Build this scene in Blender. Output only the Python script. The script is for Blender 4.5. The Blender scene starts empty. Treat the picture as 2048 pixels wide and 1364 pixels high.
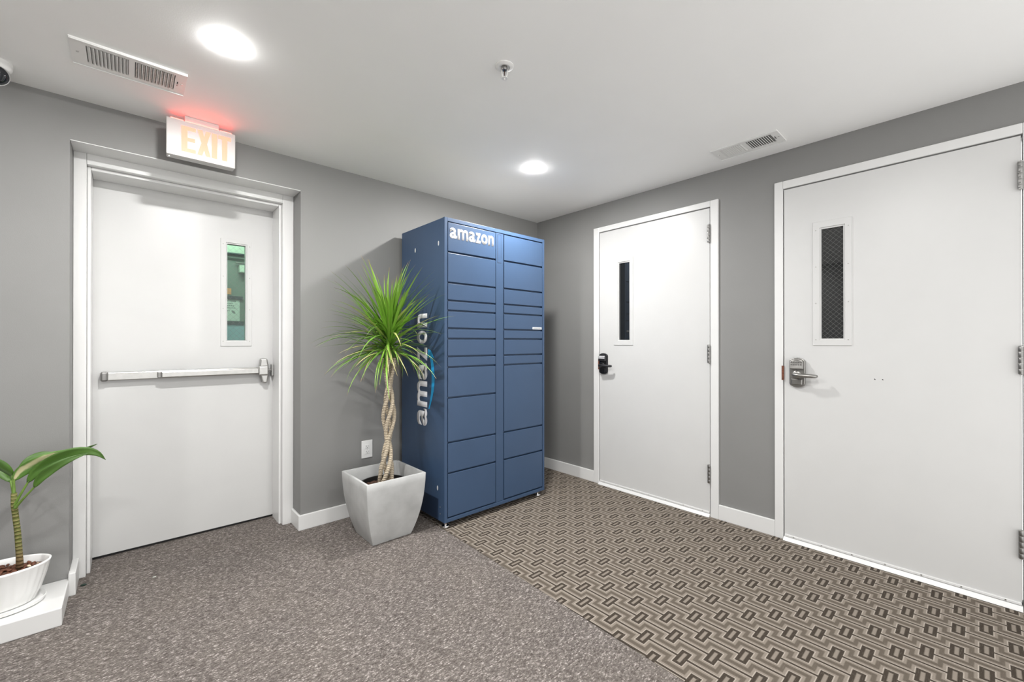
import bpy, bmesh, math, random
from mathutils import Vector, Matrix

random.seed(7)
SC = bpy.context.scene
COL = SC.collection
H = 2.44                      # ceiling height; left wall is y = 0, right wall is x = 0, the room lies at x < 0, y < 0

# ------------------------------------------------------------------ camera
cam = bpy.data.cameras.new('camera')
cam.sensor_width = 36.0
cam.lens = 847.81 * 36.0 / 2048.0
cam.clip_start = 0.02
camo = bpy.data.objects.new('camera', cam)
COL.objects.link(camo)
camo.location = (-3.0611, -3.0025, 1.2366)
camo.rotation_euler = (math.pi / 2 + 0.00238, 0, -0.73548)
SC.camera = camo

# ------------------------------------------------------------------ world, lights, exposure
world = bpy.data.worlds.new('world')
SC.world = world
world.use_nodes = True
WB = world.node_tree.nodes['Background']
WB.inputs[0].default_value = (1.0, 0.995, 0.98, 1)
WB.inputs[1].default_value = 1.06
LENS = 880.0                  # radiance of the downlight lenses
LIGHTCOL = (1.0, 0.99, 0.97)
DOWNLIGHTS = [(-2.766, -0.965), (-0.977, -0.927)]            # in view
DOWNLIGHTS_BEHIND = [(-1.872, -2.60), (-3.660, -2.60), (-4.55, -0.965)]
for k, (x, y) in enumerate(DOWNLIGHTS_BEHIND):               # the same lamps further back in the room
    l = bpy.data.lights.new('downlight_glow', 'AREA')
    l.shape = 'DISK'; l.size = 0.094
    l.energy = LENS * math.pi * math.pi * 0.047 ** 2 * (0.56 if y < -2 else 0.60)
    l.color = LIGHTCOL
    o = bpy.data.objects.new('downlight_glow', l)
    COL.objects.link(o); o.location = (x, y, H - 0.012)
SC.cycles.adaptive_threshold = 0.02
SC.cycles.max_bounces = 6
SC.cycles.diffuse_bounces = 4
SC.cycles.glossy_bounces = 3
SC.cycles.transmission_bounces = 4
SC.cycles.caustics_reflective = False
SC.view_settings.view_transform = 'Standard'
SC.view_settings.look = 'None'
SC.view_settings.gamma = 1.0
SC.view_settings.use_curve_mapping = False
SC.view_settings.exposure = 0.91

# ------------------------------------------------------------------ node expressions
class X:
    """a value socket with arithmetic, for building procedural patterns"""
    def __init__(s, nt, sock): s.nt, s.s = nt, sock
    def _m(s, op, *a):
        n = s.nt.nodes.new('ShaderNodeMath'); n.operation = op
        for i, v in enumerate((s,) + a):
            if isinstance(v, X): s.nt.links.new(v.s, n.inputs[i])
            else: n.inputs[i].default_value = v
        return X(s.nt, n.outputs[0])
    def __add__(s, o): return s._m('ADD', o)
    def __sub__(s, o): return s._m('SUBTRACT', o)
    def __mul__(s, o): return s._m('MULTIPLY', o)
    def abs(s): return s._m('ABSOLUTE')
    def min(s, o): return s._m('MINIMUM', o)
    def max(s, o): return s._m('MAXIMUM', o)
    def round(s): return s._m('ROUND')
    def wrap(s, lo, hi): return s._m('WRAP', hi, lo)
    def step(s, a, b):                       # smooth 0..1 between a and b
        n = s.nt.nodes.new('ShaderNodeMapRange'); n.interpolation_type = 'SMOOTHSTEP'
        s.nt.links.new(s.s, n.inputs[0]); n.inputs[1].default_value = a; n.inputs[2].default_value = b
        return X(s.nt, n.outputs[0])

def coords(nt, kind='Object'):
    tc = nt.nodes.new('ShaderNodeTexCoord'); return tc.outputs[kind]
def xyz(nt, sock):
    n = nt.nodes.new('ShaderNodeSeparateXYZ'); nt.links.new(sock, n.inputs[0])
    return [X(nt, o) for o in n.outputs]
def combine(nt, x, y, z=0.0):
    n = nt.nodes.new('ShaderNodeCombineXYZ')
    for i, v in enumerate((x, y, z)):
        if isinstance(v, X): nt.links.new(v.s, n.inputs[i])
        else: n.inputs[i].default_value = v
    return n.outputs[0]
def noise(nt, vec, scale, detail=2.0, rough=0.5):
    n = nt.nodes.new('ShaderNodeTexNoise'); n.inputs['Scale'].default_value = scale
    n.inputs['Detail'].default_value = detail; n.inputs['Roughness'].default_value = rough
    nt.links.new(vec, n.inputs['Vector']); return X(nt, n.outputs[0])
def ramp(nt, fac, stops):
    n = nt.nodes.new('ShaderNodeValToRGB'); e = n.color_ramp.elements
    while len(e) < len(stops): e.new(0.5)
    for el, (p, c) in zip(e, stops): el.position = p; el.color = (*c, 1)
    nt.links.new(fac.s, n.inputs[0]); return n.outputs[0]
def mixc(nt, fac, a, b):
    n = nt.nodes.new('ShaderNodeMix'); n.data_type = 'RGBA'
    if isinstance(fac, X): nt.links.new(fac.s, n.inputs[0])
    else: n.inputs[0].default_value = fac
    for i, v in ((6, a), (7, b)):
        if isinstance(v, tuple): n.inputs[i].default_value = (*v, 1)
        else: nt.links.new(v, n.inputs[i])
    return n.outputs[2]
def bump(nt, h, strength, dist):
    n = nt.nodes.new('ShaderNodeBump'); n.inputs['Strength'].default_value = strength
    n.inputs['Distance'].default_value = dist
    nt.links.new(h.s, n.inputs['Height']); return n.outputs[0]

def mat(name, color, rough=0.5, metal=0.0, var=0.04, vscale=6.0, bmp=0.0, bscale=200.0, ior=1.5, emit=None, estr=0.0, coat=0.0):
    m = bpy.data.materials.new(name); m.use_nodes = True
    nt = m.node_tree; b = nt.nodes['Principled BSDF']
    c = coords(nt)
    n = noise(nt, c, vscale, 3)
    lo = tuple(max(0, v * (1 - var)) for v in color); hi = tuple(min(1, v * (1 + var)) for v in color)
    nt.links.new(ramp(nt, n, [(0.3, lo), (0.7, hi)]), b.inputs['Base Color'])
    b.inputs['Roughness'].default_value = rough; b.inputs['Metallic'].default_value = metal
    b.inputs['IOR'].default_value = ior; b.inputs['Coat Weight'].default_value = coat
    if bmp: nt.links.new(bump(nt, noise(nt, c, bscale, 2), bmp, 0.001), b.inputs['Normal'])
    if emit:
        b.inputs['Emission Color'].default_value = (*emit, 1); b.inputs['Emission Strength'].default_value = estr
    return m

def s2l(r, g, b):
    f = lambda v: (v / 255 / 12.92) if v / 255 <= 0.04045 else ((v / 255 + 0.055) / 1.055) ** 2.4
    return (f(r), f(g), f(b))

M = {}
M['wall'] = mat('grey_wall_paint', (0.226, 0.225, 0.220), 0.55, var=0.02, vscale=3, bmp=0.25, bscale=260)
M['ceiling'] = mat('ceiling_paint', (0.93, 0.93, 0.922), 0.7, var=0.012, vscale=2.5, bmp=0.15, bscale=180)
M['trim'] = mat('white_trim_paint', (0.71, 0.71, 0.703), 0.32, var=0.012, bmp=0.06, bscale=90)
M['plastic'] = mat('white_plastic', (0.80, 0.80, 0.79), 0.35, var=0.01)
M['vent'] = mat('white_vent_enamel', (0.80, 0.80, 0.785), 0.4, var=0.015)
M['vent_dark'] = mat('duct_interior', (0.10, 0.10, 0.097), 0.7)
M['slat_grey'] = mat('grey_vent_slat', (0.62, 0.62, 0.60), 0.6, var=0.2, vscale=60)  # greyer, mottled slats for contrast between the two banks
M['steel'] = mat('satin_steel', (0.46, 0.455, 0.44), 0.32, 1.0, var=0.05, vscale=40)
M['steel_dark'] = mat('worn_steel', (0.26, 0.256, 0.248), 0.38, 1.0, var=0.1, vscale=30)
M['nickel'] = mat('satin_nickel', (0.30, 0.293, 0.28), 0.33, 0.9, var=0.05, vscale=30)
M['black_metal'] = mat('dark_chrome', (0.035, 0.035, 0.04), 0.25, 0.5, var=0.1)
M['rust'] = mat('rusty_strike', (0.16, 0.055, 0.03), 0.7, 0.2, var=0.4, vscale=80)
M['gap'] = mat('dark_gap', (0.02, 0.02, 0.02), 0.9)
M['navy'] = mat('navy_powder_coat', (0.042, 0.078, 0.148), 0.38, var=0.03, vscale=4, bmp=0.12, bscale=500)
M['top_bounce'] = mat('neutral_bounce_grey', (0.17, 0.17, 0.165), 0.7)  # neutral grey for the added bounce panel on the locker
M['navy_dark'] = mat('navy_recess', (0.016, 0.034, 0.075), 0.5)
M['print_white'] = mat('white_print', (0.80, 0.80, 0.82), 0.45, var=0.01)
M['print_grey'] = mat('light_grey_print', (0.80, 0.80, 0.83), 0.45, var=0.01)
M['print_blue'] = mat('bright_blue_print', (0.015, 0.34, 0.68), 0.35, var=0.15, vscale=8)
M['print_ink'] = mat('grey_ink', (0.25, 0.28, 0.27), 0.8)
M['slot'] = mat('pale_slot', (0.66, 0.66, 0.68), 0.4)
M['concrete'] = mat('pale_grey_planter', (0.47, 0.475, 0.47), 0.62, var=0.12, vscale=9, bmp=0.2, bscale=120)
M['black_plastic'] = mat('black_nursery_pot', (0.012, 0.012, 0.012), 0.4)
M['soil'] = mat('potting_soil', (0.085, 0.045, 0.03), 0.95, var=0.7, vscale=90, bmp=1.0, bscale=120)
M['ceramic'] = mat('white_glazed_ceramic', (0.82, 0.82, 0.81), 0.22, var=0.02)
M['pebble'] = mat('brown_pebble', (0.13, 0.045, 0.022), 0.6, var=0.5, vscale=40)
M['pebble_pale'] = mat('cream_pebble', (0.75, 0.62, 0.45), 0.6, var=0.1, vscale=40)
M['chrome'] = mat('chrome', (0.78, 0.77, 0.76), 0.12, 1.0, var=0.02)
M['bulb_red'] = mat('dark_glass_bulb', (0.09, 0.06, 0.055), 0.15)
M['spr_white'] = mat('white_sprinkler_metal', (0.85, 0.84, 0.82), 0.35, 0.2, var=0.02)
M['camera_black'] = mat('camera_lens_black', (0.006, 0.008, 0.012), 0.06, var=0.0, ior=1.7)
M['orange_paper'] = mat('orange_sticker', (0.75, 0.33, 0.14), 0.8)
M['paper'] = mat('paper', (0.75, 0.80, 0.74), 0.8)
M['vest_wall'] = mat('vestibule_wall', (0.16, 0.21, 0.18), 0.7)
M['vest_pale'] = mat('vestibule_pale_panel', (0.62, 0.72, 0.60), 0.6)
M['vest_dark'] = mat('vestibule_dark_band', (0.03, 0.05, 0.06), 0.5)
M['vest_blue'] = mat('vestibule_blue_panel', (0.30, 0.46, 0.55), 0.5)
M['wire'] = mat('glass_wire', (0.20, 0.205, 0.195), 0.6, 0.3)
M['scrap'] = mat('green_scrap', (0.02, 0.04, 0.03), 0.7)
M['lens'] = mat('downlight_lens', (0.9, 0.9, 0.9), 0.4, emit=LIGHTCOL, estr=LENS)
M['exit_letter'] = mat('exit_letter_glow', (0.45, 0.10, 0.05), 0.5, emit=(1.0, 0.087, 0.058), estr=3.0)
M['exit_glow_strip'] = mat('exit_added_red_glow', (0.7, 0.1, 0.06), 0.5, emit=(1.0, 0.075, 0.06), estr=5.5)  # glow of the strip added on top of the sign
M['exit_body'] = mat('exit_sign_plastic', (0.54, 0.525, 0.51), 0.35, var=0.01)

# painted door: faint scuffs low down and around the bar
def door_paint():
    m = mat('white_door_paint', (0.60, 0.60, 0.594), 0.36, var=0.012, vscale=5, bmp=0.05, bscale=60)
    nt = m.node_tree; b = nt.nodes['Principled BSDF']
    c = coords(nt); x, y, z = xyz(nt, c)
    v = combine(nt, x * 3.0, y * 3.0, z * 26.0)
    s = noise(nt, v, 2.2, 5, 0.65).step(0.66, 0.80) * noise(nt, c, 2.0, 2).step(0.45, 0.7)
    old = b.inputs['Base Color'].links[0].from_socket
    nt.links.new(mixc(nt, s * 0.35, old, (0.42, 0.42, 0.41)), b.inputs['Base Color'])
    return m
M['door'] = door_paint()

# dark pane: unlit room behind, mirrors the lobby
M['dark_pane'] = mat('dark_window_pane', (0.014, 0.015, 0.016), 0.03, var=0.0, ior=1.75)
def tinted_glass():
    m = bpy.data.materials.new('green_tinted_glass'); m.use_nodes = True
    nt = m.node_tree; nt.nodes.clear()
    out = nt.nodes.new('ShaderNodeOutputMaterial'); mix = nt.nodes.new('ShaderNodeMixShader')
    t = nt.nodes.new('ShaderNodeBsdfTransparent'); t.inputs[0].default_value = (0.80, 0.92, 0.85, 1)
    g = nt.nodes.new('ShaderNodeBsdfGlossy'); g.inputs['Roughness'].default_value = 0.03
    f = nt.nodes.new('ShaderNodeFresnel'); f.inputs[0].default_value = 1.45
    nt.links.new(f.outputs[0], mix.inputs[0]); nt.links.new(t.outputs[0], mix.inputs[1]); nt.links.new(g.outputs[0], mix.inputs[2])
    nt.links.new(mix.outputs[0], out.inputs[0]); return m
M['green_glass'] = tinted_glass()

# plain carpet: short pale dashes running along x on a grey-brown ground
def carpet_plain():
    m = bpy.data.materials.new('plain_carpet'); m.use_nodes = True
    nt = m.node_tree; b = nt.nodes['Principled BSDF']
    x, y, z = xyz(nt, coords(nt))
    row = (y * 210.0).round()
    dash = noise(nt, combine(nt, x * 52.0, row * 3.71, 0.0), 1.0, 2.0, 0.7)
    fine = noise(nt, combine(nt, x * 160.0, y * 420.0, 0.0), 1.0, 2.0, 0.7)
    big = noise(nt, combine(nt, x, y, 0.0), 3.0, 3.0)
    v = dash * 0.62 + fine * 0.38
    col = ramp(nt, v, [(0.36, s2l(66, 60, 57)), (0.47, s2l(98, 92, 88)), (0.55, s2l(122, 115, 111)), (0.67, s2l(200, 191, 186))])
    col = mixc(nt, big.step(0.35, 0.75) * 0.08, col, s2l(140, 130, 116))
    nt.links.new(col, b.inputs['Base Color'])
    b.inputs['Roughness'].default_value = 0.95; b.inputs['Specular IOR Level'].default_value = 0.15
    nt.links.new(bump(nt, fine, 0.6, 0.004), b.inputs['Normal'])
    return m
M['carpet_plain'] = carpet_plain()

# patterned carpet: staggered small rectangles joined by lines, with nested zig-zag bands between them
def carpet_pattern():
    A, B, W, L = 0.160, 0.0945, 0.044, 0.0195          # period along y, chain spacing along x, half sizes of a rectangle
    m = bpy.data.materials.new('patterned_carpet'); m.use_nodes = True
    nt = m.node_tree; b = nt.nodes['Principled BSDF']
    x, y, z = xyz(nt, coords(nt))
    u = x + 1.4529; v = y + 2.0568
    i0 = (u * (1.0 / B)).round()
    best = None; inner = None
    for k in (-1, 0, 1):
        i = i0 + float(k)
        ux = (u - i * B).abs()
        vy = (v + i * (A / 2)).wrap(-A / 2, A / 2).abs()
        dr = (ux - W).max(vy - L)                       # signed distance to the rectangle
        d = dr.min(ux - 0.0048)
        best = d if best is None else best.min(d)
        inner = dr if inner is None else inner.min(dr)
    fuzz = noise(nt, combine(nt, x * 330.0, y * 330.0, 0.0), 1.0, 3.0, 0.75)
    rib = noise(nt, combine(nt, x * 40.0, y * 260.0, 0.0), 1.0, 1.0)
    d = best + (fuzz - 0.5) * 0.0022
    dark, mid, lite, edge = s2l(62, 55, 48), s2l(96, 88, 79), s2l(134, 125, 115), s2l(165, 156, 146)
    n = nt.nodes.new('ShaderNodeMapRange'); nt.links.new(d.s, n.inputs[0])
    n.inputs[1].default_value = -0.020; n.inputs[2].default_value = 0.030
    col = ramp(nt, X(nt, n.outputs[0]), [
        (0.00, lite), (0.10, lite), (0.17, dark), (0.395, dark), (0.42, edge), (0.46, edge), (0.50, lite),
        (0.62, lite), (0.70, mid), (0.82, mid), (0.90, dark), (1.0, dark)])
    col = mixc(nt, fuzz.step(0.45, 0.75) * 0.30, col, s2l(64, 57, 51))
    col = mixc(nt, rib.step(0.5, 0.8) * 0.20, col, s2l(128, 119, 110))
    nt.links.new(col, b.inputs['Base Color'])
    b.inputs['Roughness'].default_value = 0.95; b.inputs['Specular IOR Level'].default_value = 0.15
    nt.links.new(bump(nt, fuzz, 0.4, 0.003), b.inputs['Normal'])
    return m
M['carpet_pattern'] = carpet_pattern()

def leaf_mat(name, base, tip, brown=0.0, pale=None):
    m = bpy.data.materials.new(name); m.use_nodes = True
    nt = m.node_tree; b = nt.nodes['Principled BSDF']
    u, v, _ = xyz(nt, coords(nt, 'UV'))
    n = noise(nt, coords(nt), 30.0, 2)
    oi = nt.nodes.new('ShaderNodeObjectInfo'); r = X(nt, oi.outputs['Random'])
    col = mixc(nt, u.step(0.0, 0.9), base, tip)
    col = mixc(nt, r * 0.45, col, tuple(min(1, c * 1.7) for c in base))
    col = mixc(nt, ((v - 0.5).abs()).step(0.06, 0.02) * 0.5, col, tuple(min(1, c * 1.35) for c in base))
    if pale: col = mixc(nt, ((v - 0.62).abs() + (n - 0.5) * 0.3).step(0.30, 0.12) * pale[1], col, pale[0])
    if brown: col = mixc(nt, (u + n * 0.25).step(1.02, 1.12) * brown, col, (0.34, 0.20, 0.09))
    nt.links.new(col, b.inputs['Base Color'])
    b.inputs['Roughness'].default_value = 0.38
    b.inputs['Subsurface Weight'].default_value = 0.0
    return m
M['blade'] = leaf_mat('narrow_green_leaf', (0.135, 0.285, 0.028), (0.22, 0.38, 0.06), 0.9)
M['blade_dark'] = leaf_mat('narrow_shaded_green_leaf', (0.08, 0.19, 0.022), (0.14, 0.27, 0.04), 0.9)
M['blade_dry'] = leaf_mat('drying_leaf', (0.26, 0.33, 0.08), (0.50, 0.40, 0.20), 1.0)
M['broad'] = leaf_mat('broad_green_leaf', (0.060, 0.135, 0.020), (0.055, 0.11, 0.03))
M['broad_pale'] = leaf_mat('broad_cream_striped_leaf', (0.10, 0.22, 0.04), (0.07, 0.16, 0.03), pale=((0.72, 0.68, 0.40), 1.0))
M['petiole'] = mat('green_petiole', (0.16, 0.27, 0.05), 0.45, var=0.2, vscale=20)

def bark(name, c1, c2, freq):
    m = bpy.data.materials.new(name); m.use_nodes = True
    nt = m.node_tree; b = nt.nodes['Principled BSDF']
    c = coords(nt); x, y, z = xyz(nt, c)
    w = ((z * freq + noise(nt, c, 40.0, 2) * 0.9)._m('FRACT') - 0.5).abs() * 2.0
    col = mixc(nt, w.step(0.55, 1.0), c1, c2)
    nt.links.new(mixc(nt, noise(nt, c, 70, 3).step(0.5, 0.8) * 0.5, col, tuple(v * 0.6 for v in c1)), b.inputs['Base Color'])
    b.inputs['Roughness'].default_value = 0.8
    nt.links.new(bump(nt, w, 0.8, 0.004), b.inputs['Normal']); return m
M['bark'] = bark('ringed_pale_trunk', (0.62, 0.53, 0.40), (0.24, 0.19, 0.125), 95.0)
def cane_bark():
    m = bark('green_ringed_cane', (0.115, 0.125, 0.028), (0.30, 0.26, 0.11), 62.0)
    nt = m.node_tree; b = nt.nodes['Principled BSDF']
    z = xyz(nt, coords(nt))[2]
    old = b.inputs['Base Color'].links[0].from_socket
    nt.links.new(mixc(nt, z.step(0.285, 0.125), old, (0.20, 0.115, 0.06)), b.inputs['Base Color']); return m

# ------------------------------------------------------------------ mesh helpers
def new_bm(): return bmesh.new()
def box(bm, x0, x1, y0, y1, z0, z1):
    x0, x1 = sorted((x0, x1)); y0, y1 = sorted((y0, y1)); z0, z1 = sorted((z0, z1))
    v = [bm.verts.new((x, y, z)) for x in (x0, x1) for y in (y0, y1) for z in (z0, z1)]
    for f in ((0, 1, 3, 2), (4, 6, 7, 5), (0, 4, 5, 1), (2, 3, 7, 6), (0, 2, 6, 4), (1, 5, 7, 3)):
        bm.faces.new([v[i] for i in f])
    return v
def ring_pts(c, ax1, ax2, r, n, r2=None):
    r2 = r if r2 is None else r2
    return [c + ax1 * (r * math.cos(2 * math.pi * i / n)) + ax2 * (r2 * math.sin(2 * math.pi * i / n)) for i in range(n)]
def loft(bm, rings, cap=True):
    vs = [[bm.verts.new(p) for p in r] for r in rings]
    n = len(vs[0])
    for a, b in zip(vs, vs[1:]):
        for i in range(n): bm.faces.new((a[i], a[(i + 1) % n], b[(i + 1) % n], b[i]))
    if cap:
        bm.faces.new(vs[0][::-1]); bm.faces.new(vs[-1])
    return vs
def tube(bm, pts, radii, n=8, cap=True):
    pts = [Vector(p) for p in pts]
    if not hasattr(radii, '__len__'): radii = [radii] * len(pts)
    rings = []; ref = None
    for i, p in enumerate(pts):
        t = (pts[min(i + 1, len(pts) - 1)] - pts[max(i - 1, 0)]).normalized()
        if ref is None: ref = t.orthogonal().normalized()
        a = (ref - t * ref.dot(t)).normalized(); ref = a
        rings.append(ring_pts(p, a, t.cross(a), radii[i], n))
    return loft(bm, rings, cap)
def lathe(bm, c, prof, n=24, axis=Vector((0, 0, 1)), sx=1.0, sy=1.0, cap=True):
    """prof: list of (radius, height along axis)"""
    c = Vector(c); a = Vector((1, 0, 0)) if abs(axis.z) > 0.9 else axis.orthogonal().normalized()
    b = axis.cross(a)
    return loft(bm, [ring_pts(c + axis * h, a, b, max(r, 1e-4) * sx, n, max(r, 1e-4) * sy) for r, h in prof], cap)
def prism(bm, poly, f0, f1):
    """poly: 2-D outline; f0/f1 map (u, v) to the two end points"""
    a = [bm.verts.new(f0(u, v)) for u, v in poly]; b = [bm.verts.new(f1(u, v)) for u, v in poly]
    n = len(a)
    bm.faces.new(a[::-1]); bm.faces.new(b)
    for i in range(n): bm.faces.new((a[i], a[(i + 1) % n], b[(i + 1) % n], b[i]))

def wloc(o):
    v = Vector((0, 0, 0))
    while o is not None: v += o.location; o = o.parent
    return v
def obj(name, bm, m, parent=None, bevel=0.0, smooth=False, seg=2, angle=0.5):
    """link the bmesh (world coordinates) as one mesh object, as a child of parent"""
    bmesh.ops.recalc_face_normals(bm, faces=bm.faces)
    me = bpy.data.meshes.new(name)
    if parent is not None: bmesh.ops.translate(bm, verts=bm.verts, vec=-wloc(parent))
    bm.to_mesh(me); bm.free()
    me.materials.append(m)
    if smooth:
        for p in me.polygons: p.use_smooth = True
        if smooth == 'auto': me.set_sharp_from_angle(angle=math.radians(40))
    o = bpy.data.objects.new(name, me); COL.objects.link(o)
    if parent is not None: o.parent = parent
    if bevel:
        b = o.modifiers.new('bevel', 'BEVEL'); b.width = bevel; b.segments = seg; b.limit_method = 'ANGLE'; b.angle_limit = angle
    return o
def tag(o, label=None, cat=None, group=None, kind=None):
    if label: o['label'] = label
    if cat: o['category'] = cat
    if group: o['group'] = group
    if kind: o['kind'] = kind
    return o
def thing(name, label, cat, loc=(0, 0, 0), group=None, kind=None):
    o = bpy.data.objects.new(name, None); COL.objects.link(o)
    o.location = loc; o.empty_display_size = 0.1
    return tag(o, label, cat, group, kind)
def bobj(name, dims, m, parent=None, bevel=0.0):
    bm = new_bm(); box(bm, *dims); return obj(name, bm, m, parent, bevel)

# ------------------------------------------------------------------ the setting
XW, YB = -4.9, -3.8
RX0, RX1, RZ = -3.276, -2.221, 2.235            # door recess in the left wall
bm = new_bm(); box(bm, XW - 0.15, 0.15, YB, 0.5, -0.12, -0.012)
floor = tag(obj('floor', bm, M['gap']), 'carpeted floor of the lobby', 'floor', kind='structure')
EX0, EX1 = -1.500, -1.558                       # carpet joint: x at y = 0 and at y = -2.3
ex = lambda y: EX0 + (EX1 - EX0) * (-y / 2.3)
def carpet(name, poly, m, lab, top):
    bm = new_bm(); prism(bm, poly, lambda u, v: (u, v, -0.012), lambda u, v: (u, v, top))
    return tag(obj(name, bm, m, floor), lab)
carpet('plain_carpet', [(XW, YB), (ex(YB) - 0.0015, YB), (ex(0) - 0.0015, 0), (RX1, 0), (RX1, 0.42), (RX0, 0.42), (RX0, 0), (XW, 0)], M['carpet_plain'], 'plain grey brown flecked carpet', 0.0)
carpet('patterned_carpet', [(ex(YB), YB), (0, YB), (0, 0), (ex(0), 0)], M['carpet_pattern'], 'taupe carpet woven with linked rectangles', 0.0015)

bm = new_bm(); box(bm, XW - 0.15, 0.15, YB, 0.5, H, H + 0.12)
tag(obj('ceiling', bm, M['ceiling']), 'smooth white painted ceiling', 'ceiling', kind='structure')
bm = new_bm()
box(bm, XW - 0.15, RX0, 0, 0.45, -0.012, H); box(bm, RX1, 0.15, 0, 0.45, -0.012, H); box(bm, RX0, RX1, 0, 0.45, RZ, H)
tag(obj('wall_left', bm, M['wall']), 'grey painted wall with the recessed exit door', 'wall', kind='structure')
D2 = dict(o0=0.709, o1=1.776, l0=0.771, l1=1.716, top=2.186, ft=2.236)      # u = -y
D3 = dict(o0=2.123, o1=3.186, l0=2.176, l1=3.129, top=2.190, ft=2.246)
bm = new_bm()
for y0, y1 in ((0.0, -D2['o0'] - 0.02), (-D2['o1'] + 0.02, -D3['o0'] - 0.02), (-D3['o1'] + 0.02, YB)):
    box(bm, 0, 0.15, y0, y1, -0.012, H)
for D in (D2, D3): box(bm, 0, 0.15, -D['o0'] - 0.02, -D['o1'] + 0.02, D['ft'] - 0.02, H)
tag(obj('wall_right', bm, M['wall']), 'grey painted wall holding the two flush white doors', 'wall', kind='structure')
bm = new_bm(); box(bm, XW - 0.15, XW, YB, 0, -0.012, H)
tag(obj('wall_far', bm, M['wall']), 'grey wall outside the picture beyond the small plant', 'wall', kind='structure')

bm = new_bm(); box(bm, RX0 + 0.001, RX1 - 0.001, 0.0006, 0.157, RZ - 0.004, RZ - 0.0003)
tag(obj('trim_1', bm, M['trim']), 'white soffit board at the top of the door recess', 'trim', kind='structure')

# baseboards
BT, BH = 0.015, 0.100
def board(name, boxes, label):
    bm = new_bm()
    for b in boxes: box(bm, *b)
    return tag(obj(name, bm, M['trim'], bevel=0.004), label, 'baseboard', kind='structure')
board('baseboard_left', [(RX1 - BT, 0.0, -BT, 0, 0.0, BH)], 'white baseboard running behind the planter and locker')
board('baseboard_recess', [(RX1 - BT, RX1, -0.0002, 0.158, 0.0, BH - 0.0003)], 'short white baseboard return on the right side of the recess')
board('baseboard_return', [(RX0, RX0 + 0.026, -0.035, 0.158, 0.0, 0.112)], 'short white baseboard return on the left side of the recess')
board('baseboard_corner', [(-BT, 0, -D2['o0'], -BT, 0.0, BH)], 'short white baseboard between the locker and the middle door')
board('baseboard_right', [(-BT, 0, -D3['o0'], -D2['o1'], 0.0, BH + 0.004)], 'white baseboard between the two flush doors')

# ------------------------------------------------------------------ doors
def wires(T, u0, u1, z0, z1, w, step, parent, half=0.00035):
    """diagonal wire mesh clipped to the pane"""
    bm = new_bm()
    for sgn in (1, -1):
        k = math.floor((z0 - (u1 - u0)) / step) - 1
        while k * step < z1 + (u1 - u0) + step:
            c = k * step                                # line z = c + sgn * (u - u0)
            pts = []
            for u in (u0, u1):
                z = c + sgn * (u - u0)
                pts.append((u, z))
            (ua, za), (ub, zb) = pts
            t0, t1 = 0.0, 1.0
            dz = zb - za
            for lim, sg in ((z0, 1), (z1, -1)):
                fa, fb = sg * (za - lim), sg * (zb - lim)
                if fa < 0 and fb < 0: t0, t1 = 1, 0
                elif fa < 0: t0 = max(t0, fa / (fa - fb))
                elif fb < 0: t1 = min(t1, fa / (fa - fb))
            if t1 - t0 > 0.02:
                a = (ua + (ub - ua) * t0, za + dz * t0); b = (ua + (ub - ua) * t1, za + dz * t1)
                nu, nz = -dz, (ub - ua); ln = math.hypot(nu, nz); nu, nz = nu / ln * half, nz / ln * half
                poly = [(a[0] + nu, a[1] + nz), (b[0] + nu, b[1] + nz), (b[0] - nu, b[1] - nz), (a[0] - nu, a[1] - nz)]
                prism(bm, poly, lambda u, z: T(u, w, z), lambda u, z: T(u, w + 0.0006, z))
            k += 1
    return obj('wire_mesh', bm, M['wire'], parent)

def tbox(bm, T, u0, u1, w0, w1, z0, z1):
    a = T(u0, w0, z0); b = T(u1, w1, z1); box(bm, a[0], b[0], a[1], b[1], a[2], b[2])

def vision_kit(T, leaf, u0, u1, z0, z1, g0, g1, h0, h1, pane_mat, wire, screws=True, recess=0.012):
    """bevelled window frame on the leaf, with its pane, wire and screws"""
    bm = new_bm()
    P = 0.006
    def rect(a, b, c, d, w): return [T(a, w, c), T(b, w, c), T(b, w, d), T(a, w, d)]
    e = 0.009
    rings = [rect(u0, u1, z0, z1, 0.0), rect(u0 + .002, u1 - .002, z0 + .002, z1 - .002, P),
             rect(g0 - e, g1 + e, h0 - e, h1 + e, P), rect(g0, g1, h0, h1, -recess), rect(g0, g1, h0, h1, -recess - 0.01)]
    loft(bm, rings, cap=False)
    obj('window_frame', bm, M['door'], leaf)
    bm = new_bm(); tbox(bm, T, g0 - .004, g1 + .004, -recess - 0.006, -recess, h0 - .004, h1 + .004)
    obj('pane', bm, pane_mat, leaf)
    if wire: wires(T, g0, g1, h0, h1, -recess + 0.0005, wire, leaf)
    if screws:
        for u in ((u0 + g0 - e) / 2, (u1 + g1 + e) / 2):
            for k in range(4):
                z = h0 - 0.006 + (h1 - h0 + 0.002) * k / 3
                bm = new_bm(); a = Vector(T(u, 1, z)) - Vector(T(u, 0, z))
                lathe(bm, T(u, P - 0.0005, z), [(0.0034, 0), (0.0034, 0.0012), (0.0022, 0.0018)], 8, axis=a)
                obj('screw', bm, M['steel'], leaf, smooth='auto')

def leaf_mesh(T, l0, l1, b, t, g0, g1, h0, h1, th):
    bm = new_bm()
    tbox(bm, T, l0, g0, -th, 0, b, t); tbox(bm, T, g1, l1, -th, 0, b, t)
    tbox(bm, T, g0, g1, -th, 0, b, h0); tbox(bm, T, g0, g1, -th, 0, h1, t)
    return bm

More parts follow.
